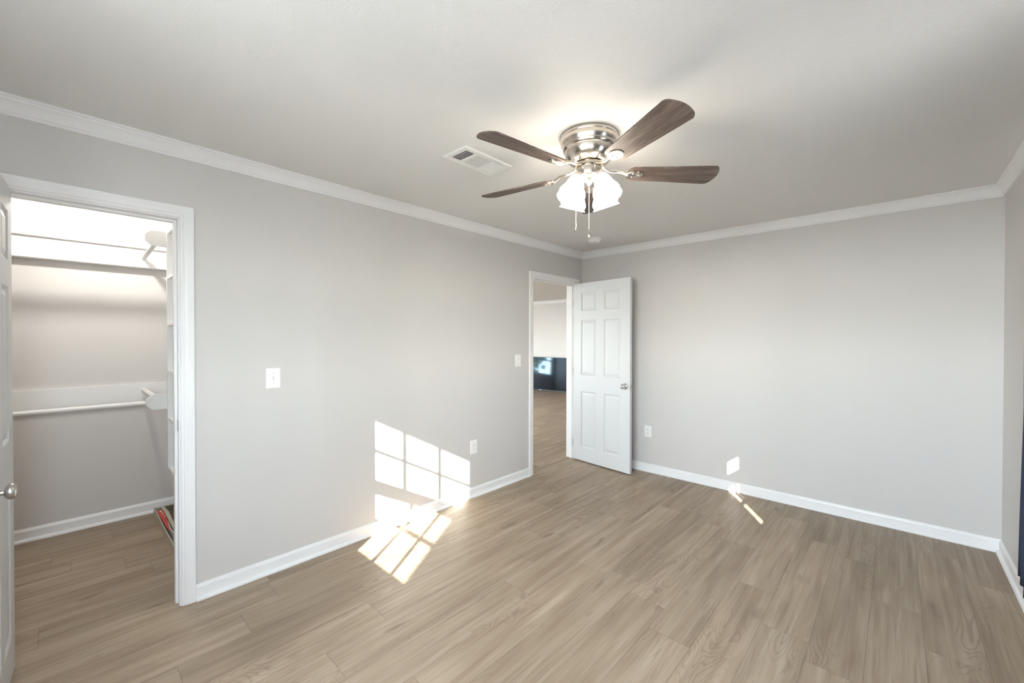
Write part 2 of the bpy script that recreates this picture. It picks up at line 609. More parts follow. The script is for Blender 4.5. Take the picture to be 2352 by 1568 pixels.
# casing and jamb of the two door openings
cprof = [(0.0, 0.0), (0.0, 0.010), (0.004, 0.012), (0.012, 0.012), (0.016, 0.015), (0.022, 0.015), (0.030, 0.017), (0.052, 0.018), (0.058, 0.018),
         (cw, 0.015), (cw, 0.0)]            # (distance from the opening, thickness)


def casing(bm, y0, y1, zt, xw, sx):
    """three mitred sides round an opening on the face x = xw, sticking out in direction sx."""
    y0, y1, zt = y0 - 0.006, y1 + 0.006, zt + 0.006
    path = [((y0, 0.0), (-1, 0)), ((y0, zt), (-1, 1)), ((y1, zt), (1, 1)), ((y1, 0.0), (1, 0))]
    rings = []
    for (py, pz), (oy, oz) in path:
        rings.append([bm.verts.new((xw + sx * t, py + oy * d, pz + oz * d)) for d, t in cprof])
    n = len(cprof)
    for a, b in zip(rings, rings[1:]):
        for k in range(n):
            bm.faces.new((a[k], a[(k + 1) % n], b[(k + 1) % n], b[k]))
    bm.faces.new(rings[0])
    bm.faces.new(rings[-1][::-1])


def jamb(bm, y0, y1, zt):
    t = 0.0015
    for ya, yb, sa, sb in ((y0 - 0.02, y0 + t, y0 + t, y0 + 0.013), (y1 - t, y1 + 0.02, y1 - 0.013, y1 - t)):
        bx(bm, -WT - 0.001, 0.001, ya, yb, 0.0, zt + 0.001)
        bx(bm, -0.075, -0.040, sa, sb, 0.0, zt - t)
    bx(bm, -WT - 0.001, 0.001, y0, y1, zt - t, zt + 0.02)
    bx(bm, -0.075, -0.040, y0 + 0.013, y1 - 0.013, zt - 0.013, zt - t)


for i, (y0, y1) in enumerate(((CY0, CY1), (EY0, EY1))):
    bm = new()
    casing(bm, y0, y1, DZ, 0.0, 1)
    casing(bm, y0, y1, DZ, -WT, -1)
    jamb(bm, y0, y1, DZ)
    t = struct('trim_%d' % (7 + i), bm, M['trim'])
    if i == 0:
        s = new()
        bx(s, -0.034, 0.0005, y1 - 0.0035, y1 - 0.0012, 0.925, 0.985, 0.0006)
        bx(s, 0.0005, 0.004, y1 - 0.0045, y1 - 0.0012, 0.935, 0.975, 0.001)
        p = obj('strike_plate', s, M['satin'], t)
        tag(p, 'small satin metal strike plate on the closet jamb')


# ------------------------------------------------------------------ doors
def panel_face(bm, w, h, yy, sgn, xs, zs, rows):
    """one skin of a six-panel door in the plane y = yy, outward direction sgn along y."""
    def P(x, z, dep):
        return bm.verts.new((x, yy - sgn * dep, z))
    cx = [0.0] + [v for p in xs for v in p] + [w]
    cz = [0.0] + [v for p in zs for v in p] + [h]
    grid = {}
    for i, x in enumerate(cx):
        for j, z in enumerate(cz):
            grid[i, j] = P(x, z, 0)
    for i in range(len(cx) - 1):
        for j in range(len(cz) - 1):
            q = [grid[i, j], grid[i + 1, j], grid[i + 1, j + 1], grid[i, j + 1]]
            if i % 2 == 1 and j % 2 == 1:
                x0, x1, z0, z1 = cx[i], cx[i + 1], cz[j], cz[j + 1]
                ring = q
                for ins, dep in ((0.004, 0.0015), (0.012, 0.0085), (0.019, 0.0085), (0.040, 0.0025)):
                    r = [P(x0 + ins, z0 + ins, dep), P(x1 - ins, z0 + ins, dep), P(x1 - ins, z1 - ins, dep), P(x0 + ins, z1 - ins, dep)]
                    for k in range(4):
                        bm.faces.new((ring[k], ring[(k + 1) % 4], r[(k + 1) % 4], r[k]))
                    ring = r
                bm.faces.new(ring)
            else:
                bm.faces.new(q)
    return grid, len(cx) - 1, len(cz) - 1


def door_leaf(w, h, th):
    st, ml = 0.112 * w / 0.762, 0.100 * w / 0.762
    pw = (w - 2 * st - ml) / 2
    xs = [(st, st + pw), (w - st - pw, w - st)]
    zs = [(0.155, 0.800), (0.985, 1.618), (1.722, 1.930)]
    bm = new()
    g0, nx, nz = panel_face(bm, w, h, 0.0, -1, xs, zs, None)
    g1, _, _ = panel_face(bm, w, h, th, 1, xs, zs, None)
    for i in range(nx):
        for j in (0, nz):
            bm.faces.new((g0[i, j], g0[i + 1, j], g1[i + 1, j], g1[i, j]))
    for j in range(nz):
        for i in (0, nx):
            bm.faces.new((g0[i, j], g0[i, j + 1], g1[i, j + 1], g1[i, j]))
    return bm


KNOB = [(0.0, 0.0), (0.031, 0.0), (0.032, 0.003), (0.029, 0.007), (0.020, 0.010), (0.0110, 0.012), (0.0098, 0.020), (0.0105, 0.0310),
        (0.0150, 0.0330), (0.0215, 0.0360), (0.0260, 0.0410), (0.0275, 0.0470), (0.0262, 0.0530), (0.0220, 0.0580), (0.0150, 0.0610), (0.0070, 0.0624), (0.0, 0.0626)]


def knob_at(parent, x, z, y, sgn, m, label):
    o = obj('knob', lathe(new(), KNOB, 32), m, parent, (x, y, z), (PI / 2 if sgn < 0 else -PI / 2, 0, 0), True)
    tag(o, label)
    return o


def hinges(parent, th, y, h):
    for z in (0.19, 1.02, h - 0.20):
        s = new()
        tube(s, [(-0.004, y, z - 0.045), (-0.004, y, z + 0.045)], 0.006, 10)
        bx(s, -0.002, 0.0005, y, y + 0.028, z - 0.044, z + 0.044)
        o = obj('hinge', s, M['satin'], parent, smooth=True)
        tag(o, 'satin metal hinge')


# entry door: hinged on the jamb next to the corner, swung into the room.  local x runs along the leaf, y = 0 is the face seen
TH = 0.035
LW = 0.762
a = math.radians(-6.2)
ex = (EY1 - 0.002)
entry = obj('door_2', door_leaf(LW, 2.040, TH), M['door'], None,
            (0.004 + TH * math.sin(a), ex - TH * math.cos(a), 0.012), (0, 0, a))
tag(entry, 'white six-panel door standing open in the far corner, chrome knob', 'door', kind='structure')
knob_at(entry, LW - 0.062, 0.905, 0.0, -1, M['chrome'], 'polished chrome knob')
knob_at(entry, LW - 0.062, 0.905, TH, 1, M['chrome'], 'polished chrome knob')
s = new()
bx(s, LW - 0.0005, LW + 0.0012, 0.006, TH - 0.006, 0.876, 0.934)
bx(s, LW, LW + 0.009, 0.011, TH - 0.011, 0.893, 0.917, 0.002)
tag(obj('latch', s, M['satin'], entry), 'metal latch plate')
for z in (0.19, 1.02, 1.83):
    s = new()
    bx(s, -0.003, 0.0, 0.001, 0.030, z - 0.044, z + 0.044)
    tube(s, [(-0.0035, 0.001, z - 0.045), (-0.0035, 0.001, z + 0.045)], 0.0035, 8)
    tag(obj('hinge', s, M['satin'], entry, smooth=True), 'satin metal hinge')

# closet door: hinged at the left jamb, swung wide open towards the camera side
LW2 = 0.592
a2 = math.radians(-2.4)
yj = CY0 + 0.005
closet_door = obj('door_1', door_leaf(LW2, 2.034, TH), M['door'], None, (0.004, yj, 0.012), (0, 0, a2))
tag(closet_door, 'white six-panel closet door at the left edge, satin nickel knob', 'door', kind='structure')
knob_at(closet_door, LW2 - 0.062, 0.878, TH, 1, M['satin'], 'satin nickel knob')
knob_at(closet_door, LW2 - 0.062, 0.878, 0.0, -1, M['satin'], 'satin nickel knob')
for z in (0.19, 1.02, 1.83):
    s = new()
    bx(s, -0.003, 0.0, 0.004, TH - 0.002, z - 0.044, z + 0.044)
    tag(obj('hinge', s, M['satin'], closet_door), 'satin metal hinge')


# ------------------------------------------------------------------ windows
def window(name, label, w, z0, z1, cols, rows, loc, rotz, depth=0.16, sill=True):
    """local x along the wall, y = 0 the room face of the wall, -y outwards.  double hung, upper sash outside."""
    t = thing(name, label, 'window', loc, (0, 0, rotz), kind='structure')
    h = z1 - z0
    s = new()
    fr = 0.012
    for x0, x1 in ((0.001, fr), (w - fr, w - 0.001)):
        bx(s, x0, x1, -depth + 0.001, -0.001, z0 + 0.001, z1 - 0.001)
    bx(s, fr, w - fr, -depth + 0.001, -0.001, z1 - fr, z1 - 0.001)
    bx(s, fr, w - fr, -depth + 0.001, -0.001, z0 + 0.001, z0 + fr)
    for x0, x1 in ((-0.06, 0.004), (w - 0.004, w + 0.06)):
        bx(s, x0, x1, 0.0005, 0.017, z0 - 0.02, z1 + 0.06, 0.003)
    bx(s, -0.06, w + 0.06, 0.0005, 0.018, z1 - 0.004, z1 + 0.06, 0.003)
    obj('frame', s, M['trim'], t)
    if sill:
        s = new()
        bx(s, -0.08, w + 0.08, 0.0006, 0.045, z0 - 0.022, z0 + 0.002, 0.004)
        bx(s, -0.055, w + 0.055, 0.0006, 0.014, z0 - 0.08, z0 - 0.022, 0.003)
        obj('sill', s, M['trim'], t)
    zm = z0 + (z1 - z0) * 0.486
    for nm, ya, za, zb in (('upper_sash', -depth + 0.040, zm - 0.030, z1 - fr), ('lower_sash', -depth + 0.100, z0 + fr, zm + 0.030)):
        s = new()
        sf = 0.034
        y0, y1 = ya - 0.016, ya + 0.016
        bx(s, fr, fr + sf * 0.55, y0, y1, za, zb)
        bx(s, w - fr - sf * 0.55, w - fr, y0, y1, za, zb)
        mr = 0.092 if depth > 0.12 else 0.05          # tall meeting rail
        gx0, gx1 = fr + sf * 0.55, w - fr - sf * 0.55
        gz0, gz1 = (za + mr, zb - sf) if nm == 'upper_sash' else (za + sf, zb - mr + 0.022)
        bx(s, fr, w - fr, y0, y1, za, gz0)
        bx(s, fr, w - fr, y0, y1, gz1, zb)
        for c in range(1, cols):
            xc = gx0 + (gx1 - gx0) * c / cols
            bx(s, xc - 0.009, xc + 0.009, ya - 0.010, ya + 0.010, gz0, gz1)
        for c in range(1, rows):
            zc = gz0 + (gz1 - gz0) * c / rows
            bx(s, gx0, gx1, ya - 0.0095, ya + 0.0095, zc - 0.009, zc + 0.009)
        o = obj(nm, s, M['trim'], t)
        obj('glass', box(gx0, gx1, ya - 0.002, ya + 0.002, gz0, gz1), M['glass'], o)
    return t


window('window_1', 'white double-hung window with small panes in the front wall', F1[1] - F1[0], F1[2], F1[3], 3, 2, (F1[0], -D, 0), 0.0)
window('window_2', 'white double-hung window behind the navy curtains on the right wall', R1[1] - R1[0], R1[2], R1[3], 3, 2, (W, R1[0], 0), PI / 2)
window('window_3', 'wide white window in the far room, reflected in the television', L1[1] - L1[0], L1[2], L1[3], 3, 1, (LX, L1[1], 0), -PI / 2, 0.10)
window('added_window_4', 'added double-hung fill-light window in the front wall nearer the right corner', F2[1] - F2[0], F2[2], F2[3], 3, 2, (F2[0], -D, 0), 0.0)
window('added_window_5', 'added wide fill-light window in the near wall of the next room', L2[1] - L2[0], L2[2], L2[3], 4, 1, (L2[0], LYF, 0), 0.0, 0.10)
window('added_window_6', 'added double-hung fill-light window in the right wall nearest the front wall', R2[1] - R2[0], R2[2], R2[3], 2, 2, (W, R2[0], 0), PI / 2)
portal('portal_right_two', (W + 0.17, (R2[0] + R2[1]) / 2, (R2[2] + R2[3]) / 2), R2[3] - R2[2], R2[1] - R2[0], (0, PI / 2, 0))
portal('portal_front_two', ((F2[0] + F2[1]) / 2, -D - 0.17, (F2[2] + F2[3]) / 2), F2[1] - F2[0], F2[3] - F2[2], (PI / 2, 0, 0))
portal('portal_living_two', ((L2[0] + L2[1]) / 2, CR - 0.02, (L2[2] + L2[3]) / 2), L2[1] - L2[0], L2[3] - L2[2], (PI / 2, 0, 0))
portal('portal_front', ((F1[0] + F1[1]) / 2, -D - 0.17, (F1[2] + F1[3]) / 2), F1[1] - F1[0], F1[3] - F1[2], (PI / 2, 0, 0))
portal('portal_right', (W + 0.17, (R1[0] + R1[1]) / 2, (R1[2] + R1[3]) / 2), R1[3] - R1[2], R1[1] - R1[0], (0, PI / 2, 0))
portal('portal_living', (LX - 0.12, (L1[0] + L1[1]) / 2, (L1[2] + L1[3]) / 2), L1[3] - L1[2], L1[1] - L1[0], (0, -PI / 2, 0))

# outside: eaves, ground, added hedge
struct('trim_eave', box(W + 0.165, W + 0.80, -D - 0.6, 0.3, 2.295, 2.36), M['soffit'])
struct('ground', box(-40, 40, -40, 40, -0.42, -0.40), M['ground'])


# added tree-shaped blockers keep the sun off the windows beside and behind the camera
def blocker(label, x, y, prof):
    t = thing('blocker_tree', label, 'tree', (x, y, -0.40), group='evergreen trees added outside the bedroom')
    f = new()
    lathe(f, prof, 24)
    for q in range(260):
        i = random.randrange(len(prof) - 2)
        k = random.random()
        r = prof[i][0] * (1 - k) + prof[i + 1][0] * k
        z = prof[i][1] * (1 - k) + prof[i + 1][1] * k
        an = q * 2.399
        vs = bmesh.ops.create_icosphere(f, subdivisions=1, radius=0.07)['verts']
        bmesh.ops.translate(f, vec=((r - 0.06) * math.cos(an), (r - 0.06) * math.sin(an), z), verts=vs)
    obj('foliage', f, M['hedge'], t)
    obj('trunk', tube(new(), [(0, 0, 0.0005), (0, 0, 0.4)], 0.07, 10), M['hedge'], t)


blocker('wide columnar evergreen tree added to block sun at the front windows', 4.862, -8.30,
          [(0.0, 0.2), (0.45, 0.3), (0.52, 2.0), (0.507, 3.5), (0.485, 4.1), (0.46, 4.6), (0.25, 5.4), (0.0, 5.9)])
blocker('slim columnar evergreen tree added to block sun at the right-hand window', 5.63, -7.60,
          [(0.0, 0.2), (0.30, 0.3), (0.34, 2.0), (0.34, 3.9), (0.28, 4.4), (0.15, 4.9), (0.0, 5.2)])


hg = thing('hedge', 'loose leafy hedge added outside the next room window', 'hedge', (LX - 3.0, -3.5, -0.40))  # added for the reflected trees; dims the sky mirrored in the television
s = new()
for q in range(420):
    vs = bmesh.ops.create_icosphere(s, subdivisions=1, radius=random.uniform(0.08, 0.24))['verts']
    z = random.uniform(0.1, 3.6)
    bmesh.ops.translate(s, vec=(random.uniform(-0.5, 0.5), random.uniform(-4.5, 3.5), z), verts=vs)
for q in range(9):
    y = -4.2 + q * 0.95
    tube(s, [(0, y, 0.0005), (0.1, y + 0.1, 1.2), (-0.1, y - 0.1 + 0.5 * (q % 2), 2.6), (0.05, y + 0.3, 3.5)], [0.06, 0.05, 0.04, 0.02], 8)
tag(obj('foliage', s, M['hedge_far'], hg), kind='stuff')


# ------------------------------------------------------------------ curtains
def curtain(name, label, y0, y1, z0, z1, x, amp, waves, flare=0.0):
    n, m_ = waves * 10, 14
    bm = new()
    vs = []
    for j in range(m_ + 1):
        f = j / m_
        z = z1 + (z0 - z1) * f
        row = []
        for i in range(n + 1):
            u = i / n
            y = y0 + (y1 - y0) * u
            dx = amp * (0.55 + 0.45 * f) * math.sin(u * waves * 2 * PI + 0.5 * math.sin(3 * f)) + 0.006 * math.sin(u * 31 + 5 * f)
            row.append(bm.verts.new((x + dx, y + 0.002 * math.sin(7 * f + u * 5) + flare * f ** 4 * u, z)))
        vs.append(row)
    for j in range(m_):
        for i in range(n):
            bm.faces.new((vs[j][i], vs[j][i + 1], vs[j + 1][i + 1], vs[j + 1][i]))
    o = obj(name, bm, M['curtain'], smooth=True)
    md = o.modifiers.new('thick', 'SOLIDIFY')
    md.thickness = 0.002
    return tag(o, label, 'curtain', 'navy curtains on the right wall')


CX = W - 0.060
curtain('curtain', 'navy blue curtain hanging at the far right edge of the photo', -2.310, -1.062, 0.235, 2.17, CX, -0.022, 9, 0.075)
curtain('curtain', 'navy blue curtain beyond the slit of sunlight, nearer the front wall', -3.72, -2.465, 0.235, 2.17, CX, 0.022, 9)
rod = thing('curtain_rod', 'black rod carrying the navy curtains on the right wall', 'rod', (CX, -2.4, 2.19))
obj('pole', tube(new(), [(0, -1.45, 0), (0, 1.27, 0)], 0.010, 12), M['black'], rod, smooth=True)
for y in (-1.40, 1.22):
    s = new()
    bx(s, 0.0, W - CX - 0.0005, y - 0.006, y + 0.006, -0.006, 0.006)
    bx(s, W - CX - 0.006, W - CX - 0.0005, y - 0.02, y + 0.02, -0.03, 0.03, 0.002)
    obj('bracket', s, M['black'], rod)

# ------------------------------------------------------------------ ceiling fan
FX, FY = 1.625, -2.415
fan = thing('ceiling_fan', 'five-blade ceiling fan with brushed nickel body and four lit glass shades', 'fan', (FX, FY, H))
# heights below are measured from the ceiling (negative)
obj('motor_housing', lathe(new(), [(0.0, -0.0005), (0.141, -0.0005), (0.1435, -0.005), (0.1435, -0.014), (0.1415, -0.018), (0.1430, -0.022), (0.1445, -0.028),
                                   (0.1425, -0.042), (0.1360, -0.052), (0.1350, -0.056), (0.1335, -0.064), (0.1300, -0.071), (0.1240, -0.075), (0.1230, -0.080),
                                   (0.1200, -0.096), (0.1130, -0.112), (0.1010, -0.126), (0.0870, -0.134), (0.0760, -0.138), (0.0, -0.138)], 64), M['nickel'], fan, smooth=True)
obj('rotor', lathe(new(), [(0.0, -0.1381), (0.060, -0.1381), (0.060, -0.143), (0.072, -0.144), (0.072, -0.157), (0.060, -0.158), (0.0, -0.158)], 48), M['nickel'], fan, smooth=True)
obj('switch_housing', lathe(new(), [(0.0, -0.1585), (0.056, -0.1585), (0.056, -0.163), (0.0640, -0.1635), (0.0640, -0.196), (0.061, -0.202), (0.050, -0.206), (0.047, -0.214),
                                    (0.034, -0.222), (0.016, -0.228), (0.010, -0.240), (0.006, -0.246), (0.0, -0.247)], 48), M['nickel'], fan, smooth=True)


def blade_mesh(R0, R1_, w0, w1, th):
    pts = []
    n = 10
    # outline from the root corner round to the tip and back
    def arc(cx, cy, r, a0, a1, k):
        return [(cx + r * math.cos(a0 + (a1 - a0) * i / k), cy + r * math.sin(a0 + (a1 - a0) * i / k)) for i in range(k + 1)]
    rr = 0.034
    pts += arc(R0 + rr, -(w0 - rr), rr, PI, 1.5 * PI, 6)
    # the tip: gently bowed end with rounded corners
    rt_, ph = 0.030, math.radians(25)
    cx_, cy_ = R1_ - 0.012 - rt_, w1 - rt_
    xe, ye = cx_ + rt_ * math.cos(ph), cy_ + rt_ * math.sin(ph)
    pts += arc(cx_, -cy_, rt_, -0.5 * PI, -ph, 6)
    pts += [(R1_ - (R1_ - xe) * f * f, f * ye) for f in (-0.75, -0.5, -0.25, 0.0, 0.25, 0.5, 0.75)]
    pts += arc(cx_, cy_, rt_, ph, 0.5 * PI, 6)
    pts += arc(R0 + rr, (w0 - rr), rr, 0.5 * PI, PI, 6)
    bm = new()
    extrude_poly(bm, [(x, y, -th / 2) for x, y in pts], (0, 0, th))
    es = [e for e in bm.edges if len(e.link_faces) == 2 and abs(e.calc_face_angle(0)) > 1.2]
    bmesh.ops.bevel(bm, geom=es, offset=0.0012, segments=1, affect='EDGES')
    return bm


ZB = 2.258 - H
PITCH = math.radians(-12.5)
AZ0 = math.radians(-26.8)
b_me = i_me = None
for k in range(5):
    az = AZ0 + k * 2 * PI / 5 + (math.radians(2.5) if k == 2 else 0.0)
    if k == 0:
        b = obj('blade', blade_mesh(0.195, 0.660, 0.052, 0.0735, 0.006), M['blade'], fan)
        # blade iron: curved arm from the rotor and an oval plate under the blade (in the blade's own tilted frame)
        s = new()
        tube(s, [(0.196, 0, -0.0055), (0.222, 0, -0.007), (0.25, 0, -0.006)], [0.008, 0.010, 0.007], 10)
        out = []
        for q in range(28):
            t_ = 2 * PI * q / 28
            out.append((0.235 + 0.040 * math.cos(t_) * (1.0 if math.cos(t_) > 0 else 1.25), 0.030 * math.sin(t_), -0.0032))
        extrude_poly(s, out, (0, 0, -0.004))
        out2 = [(0.235 + (x - 0.235) * 0.86, y * 0.84, -0.0073) for x, y, z in out]
        extrude_poly(s, out2, (0, 0, -0.0022))
        for sx_, sy_ in ((0.222, 0.013), (0.222, -0.013), (0.255, 0.0)):
            vs = bmesh.ops.create_uvsphere(s, u_segments=10, v_segments=6, radius=0.0045)['verts']
            bmesh.ops.translate(s, vec=(sx_, sy_, -0.0095), verts=vs)
        bi = obj('blade_iron', s, M['nickel'], b, smooth=True)
        s = new()
        path = []
        for q in range(13):
            f = q / 12
            x = 0.066 + 0.134 * f
            z = (-0.150 - ZB) * (1 - f) + (-0.006) * f - 0.006 * math.sin(f * PI * 2)
            path.append((x, 0.012 * math.sin(f * PI), z))
        tube(s, path, [0.011, 0.0095, 0.0085, 0.008, 0.0078, 0.0078, 0.0078, 0.0078, 0.0078, 0.008, 0.0085, 0.009, 0.0095], 10)
        ar = obj('blade_arm', s, M['nickel'], fan, (0, 0, ZB), (0, 0, az), True)
        base_b, base_i, base_a = b, bi, ar
    else:
        b = base_b.copy()
        C.objects.link(b)
        bi = base_i.copy()
        C.objects.link(bi)
        bi.parent = b
        ar = base_a.copy()
        C.objects.link(ar)
        ar.rotation_euler = (0, 0, az)
    b.location = (0, 0, ZB)
    b.rotation_euler = (PITCH, 0, az)

shade_prof = [(0.0190, 0.000), (0.0255, -0.004), (0.0330, -0.015), (0.0395, -0.030), (0.0445, -0.048), (0.0495, -0.064), (0.0570, -0.078), (0.0635, -0.089),
              (0.0665, -0.100), (0.0655, -0.109), (0.0625, -0.116), (0.0645, -0.122), (0.0700, -0.1265), (0.0685, -0.128), (0.0615, -0.118), (0.0630, -0.102), (0.0595, -0.088),
              (0.0470, -0.064), (0.0360, -0.030), (0.0240, -0.010)]
cam_az = math.atan2(-4.2251 - FY, 2.7722 - FX)
TILT = math.radians(22)
base_s = None
for k in range(4):
    az = cam_az + PI / 4 + k * PI / 2
    px, py = 0.078 * math.cos(az), 0.078 * math.sin(az)
    if k == 0:
        sh = obj('lamp_shade', lathe(new(), shade_prof, 36), M['lamp'], fan, smooth=True)
        s = lathe(new(), [(0.0, 0.022), (0.010, 0.022), (0.015, 0.018), (0.0235, 0.012), (0.0245, 0.0), (0.0225, -0.006), (0.0, -0.006)], 28)
        cu = obj('shade_holder', s, M['nickel'], sh, smooth=True)
        s = new()
        vs = bmesh.ops.create_uvsphere(s, u_segments=20, v_segments=12, radius=0.022)['verts']
        bmesh.ops.translate(s, vec=(0, 0, -0.055), verts=vs)
        tube(s, [(0, 0, -0.008), (0, 0, -0.05)], 0.011, 14)
        bu = obj('light_bulb', s, M['fan_bulb'], sh, smooth=True)
        s = new()
        tube(s, [(0.040, 0, -0.204), (0.054, 0, -0.217), (0.062, 0, -0.217), (0.068, 0, -0.208), (0.0735, 0, -0.198)], [0.006, 0.0065, 0.0065, 0.0065, 0.006], 10)
        am = obj('lamp_arm', s, M['nickel'], fan, smooth=True)
        base_s, base_cu, base_bu, base_am = sh, cu, bu, am
    else:
        sh = base_s.copy()
        C.objects.link(sh)
        for ch in (base_cu, base_bu):
            c_ = ch.copy()
            C.objects.link(c_)
            c_.parent = sh
        am = base_am.copy()
        C.objects.link(am)
    sh.location = (px, py, -0.217)
    sh.rotation_euler = Euler((0, -TILT, az), 'XYZ')
    am.rotation_euler = (0, 0, az)


def chain(x, y, z0, z1, label):
    s = new()
    n = int((z0 - z1) / 0.0052)
    for q in range(n):
        z = z0 - (z0 - z1) * (q + 0.5) / n
        vs = bmesh.ops.create_icosphere(s, subdivisions=1, radius=0.0021)['verts']
        bmesh.ops.translate(s, vec=(x, y, z), verts=vs)
    tube(s, [(x, y, z0), (x, y, z1)], 0.0009, 6)
    c_ = tag(obj('pull_chain', s, M['nickel'], fan), label)
    s = lathe(new(), [(0.0, 0.0), (0.002, 0.0), (0.0032, -0.008), (0.0058, -0.020), (0.0074, -0.027), (0.0074, -0.031), (0.0066, -0.033), (0.0072, -0.036), (0.0055, -0.041), (0.0, -0.0415)], 18)
    obj('pull_weight', s, M['nickel'], c_, (x, y, z1), smooth=True)


lx, ly = -math.cos(cam_az + PI / 2), -math.sin(cam_az + PI / 2)      # to the left as the camera sees it
chain(lx * 0.066, ly * 0.066, -0.190, -0.426, 'shorter pull chain on the left side')
chain(math.cos(cam_az) * 0.066, math.sin(cam_az) * 0.066, -0.190, -0.484, 'longer pull chain in front')

# ------------------------------------------------------------------ ceiling vent
VX0, VX1, VY0, VY1 = 0.900, 1.100, -2.784, -2.420
vent = thing('air_vent', 'white rectangular louvered air vent on the ceiling beside the fan', 'vent', ((VX0 + VX1) / 2, (VY0 + VY1) / 2, H))
hx, hy = (VX1 - VX0) / 2, (VY1 - VY0) / 2
ox, oy = 0.066, 0.148                         # louvre opening half size
s = new()
outer = [(-hx, -hy), (hx, -hy), (hx, hy), (-hx, hy)]
inner = [(-ox, -oy), (ox, -oy), (ox, oy), (-ox, oy)]
rings = [[s.verts.new((x * k, y * k2, z)) for x, y in pts] for pts, k, k2, z in
         ((outer, 1, 1, -0.0004), (outer, 1, 1, -0.003), (outer, 0.93, 0.965, -0.009), (inner, 1, 1, -0.008), (inner, 1, 1, -0.0004))]
for A_, B_ in zip(rings, rings[1:]):
    for q in range(4):
        s.faces.new((A_[q], A_[(q + 1) % 4], B_[(q + 1) % 4], B_[q]))
for yb in (-0.070, 0.060):
    bx(s, -ox, ox, yb - 0.008, yb + 0.008, -0.0085, -0.001)
obj('frame', s, M['plastic'], vent)
obj('duct', box(-ox, ox, -oy, oy, -0.0012, -0.0004), M['duct'], vent)


def louvers(bm, along, u0, u1, v0, v1, n, ang, wd):
    """n tilted blades; along = axis the blades run; spread over u0..u1 on the other axis."""
    for q in range(n):
        u = u0 + (u1 - u0) * (q + 0.5) / n
        du, dz = wd / 2 * math.cos(ang), wd / 2 * math.sin(ang)
        th = 0.0016
        for_pts = [(u - du, -0.0047 - dz), (u + du, -0.0047 + dz), (u + du, -0.0047 + dz + th), (u - du, -0.0047 - dz + th)]
        if along == 'y':
            extrude_poly(bm, [(a_, v0, z_) for a_, z_ in for_pts], (0, v1 - v0, 0))
        else:
            extrude_poly(bm, [(v0, a_, z_) for a_, z_ in for_pts], (v1 - v0, 0, 0))


s = new()
louvers(s, 'x', -oy, -0.078, -ox, ox, 6, math.radians(25), 0.0085)
tag(obj('louver_bank', s, M['plastic'], vent), 'open louvers showing the dark duct')
s = new()
louvers(s, 'y', -ox, ox, -0.062, 0.052, 11, math.radians(20), 0.0049)
tag(obj('louver_bank', s, M['plastic'], vent), 'lengthwise middle louvers')
s = new()
louvers(s, 'x', 0.068, oy, -ox, ox, 6, math.radians(-24), 0.0145)
tag(obj('louver_bank', s, M['plastic'], vent), 'louvers turned away and looking closed')
obj('lever', box(0.020, 0.030, oy - 0.012, oy - 0.008, -0.018, -0.006, 0.001), M['plastic'], vent)

# ------------------------------------------------------------------ smoke detector
sd = thing('smoke_detector', 'round white smoke detector on the ceiling near the far corner', 'detector', (0.496, -0.533, H))
obj('mounting_base', lathe(new(), [(0.0, -0.0004), (0.073, -0.0004), (0.074, -0.004), (0.074, -0.012), (0.070, -0.015), (0.0, -0.015)], 40), M['plastic'], sd, smooth=True)
s = lathe(new(), [(0.0, -0.0151), (0.062, -0.0151), (0.061, -0.022), (0.058, -0.030), (0.052, -0.039), (0.046, -0.043), (0.026, -0.0445), (0.0, -0.0445)], 40)
obj('cover', s, M['plastic'], sd, smooth=True)
obj('test_button', lathe(new(), [(0.0, -0.0446), (0.011, -0.0446), (0.010, -0.047), (0.0, -0.0475)], 20), mat('grey_button', (0.5, 0.5, 0.49), 0.5), sd, (0.018, -0.012, 0), smooth=True)


# ------------------------------------------------------------------ switches and outlets
def wall_plate(t, w, h):
    """local: x across, y up to the room (normal -y => out), z up. plate stands on y = 0 and sticks out to -y."""
    s = new()
    a_ = [(-w / 2, -h / 2), (w / 2, -h / 2), (w / 2, h / 2), (-w / 2, h / 2)]
    rr = [[s.verts.new((x * k, y, z * k2)) for x, z in a_] for k, k2, y in ((1, 1, -0.0004), (1, 1, -0.002), (0.97, 0.98, -0.0045), (0.86, 0.91, -0.0058))]
    for A_, B_ in zip(rr, rr[1:]):
        for q in range(4):
            s.faces.new((A_[q], A_[(q + 1) % 4], B_[(q + 1) % 4], B_[q]))
    s.faces.new(rr[-1])
    s.faces.new(rr[0][::-1])
    obj('plate', s, M['plastic'], t)


def screw(t, z):
    obj('screw', lathe(new(), [(0.0, 0.0), (0.0036, 0.0), (0.0032, 0.001), (0.0, 0.0013)], 14), mat('screw_grey', (0.62, 0.62, 0.60), 0.4) if 'screw_grey' not in bpy.data.materials else bpy.data.materials['screw_grey'], t, (0, -0.0058, z), (PI / 2, 0, 0))


def switch(label, loc, rz, w=0.079, h=0.122, tilt=14):
    t = thing('light_switch', label, 'switch', loc, (0, 0, rz), 'white light switches on the left wall')
    wall_plate(t, w, h)
    s = new()
    bx(s, -0.0055, 0.0055, -0.0068, -0.0056, -0.0125, 0.0125, 0.0003)
    obj('toggle_collar', s, mat('collar_white', (0.66, 0.66, 0.65), 0.4), t)
    s = new()
    bx(s, -0.0038, 0.0038, -0.019, -0.005, -0.0045, 0.0045, 0.0012)
    bmesh.ops.rotate(s, cent=(0, -0.005, 0), matrix=Matrix.Rotation(math.radians(tilt), 3, 'X'), verts=s.verts[:])
    obj('toggle', s, M['plastic'], t)
    screw(t, 0.030)
    screw(t, -0.030)
    return t


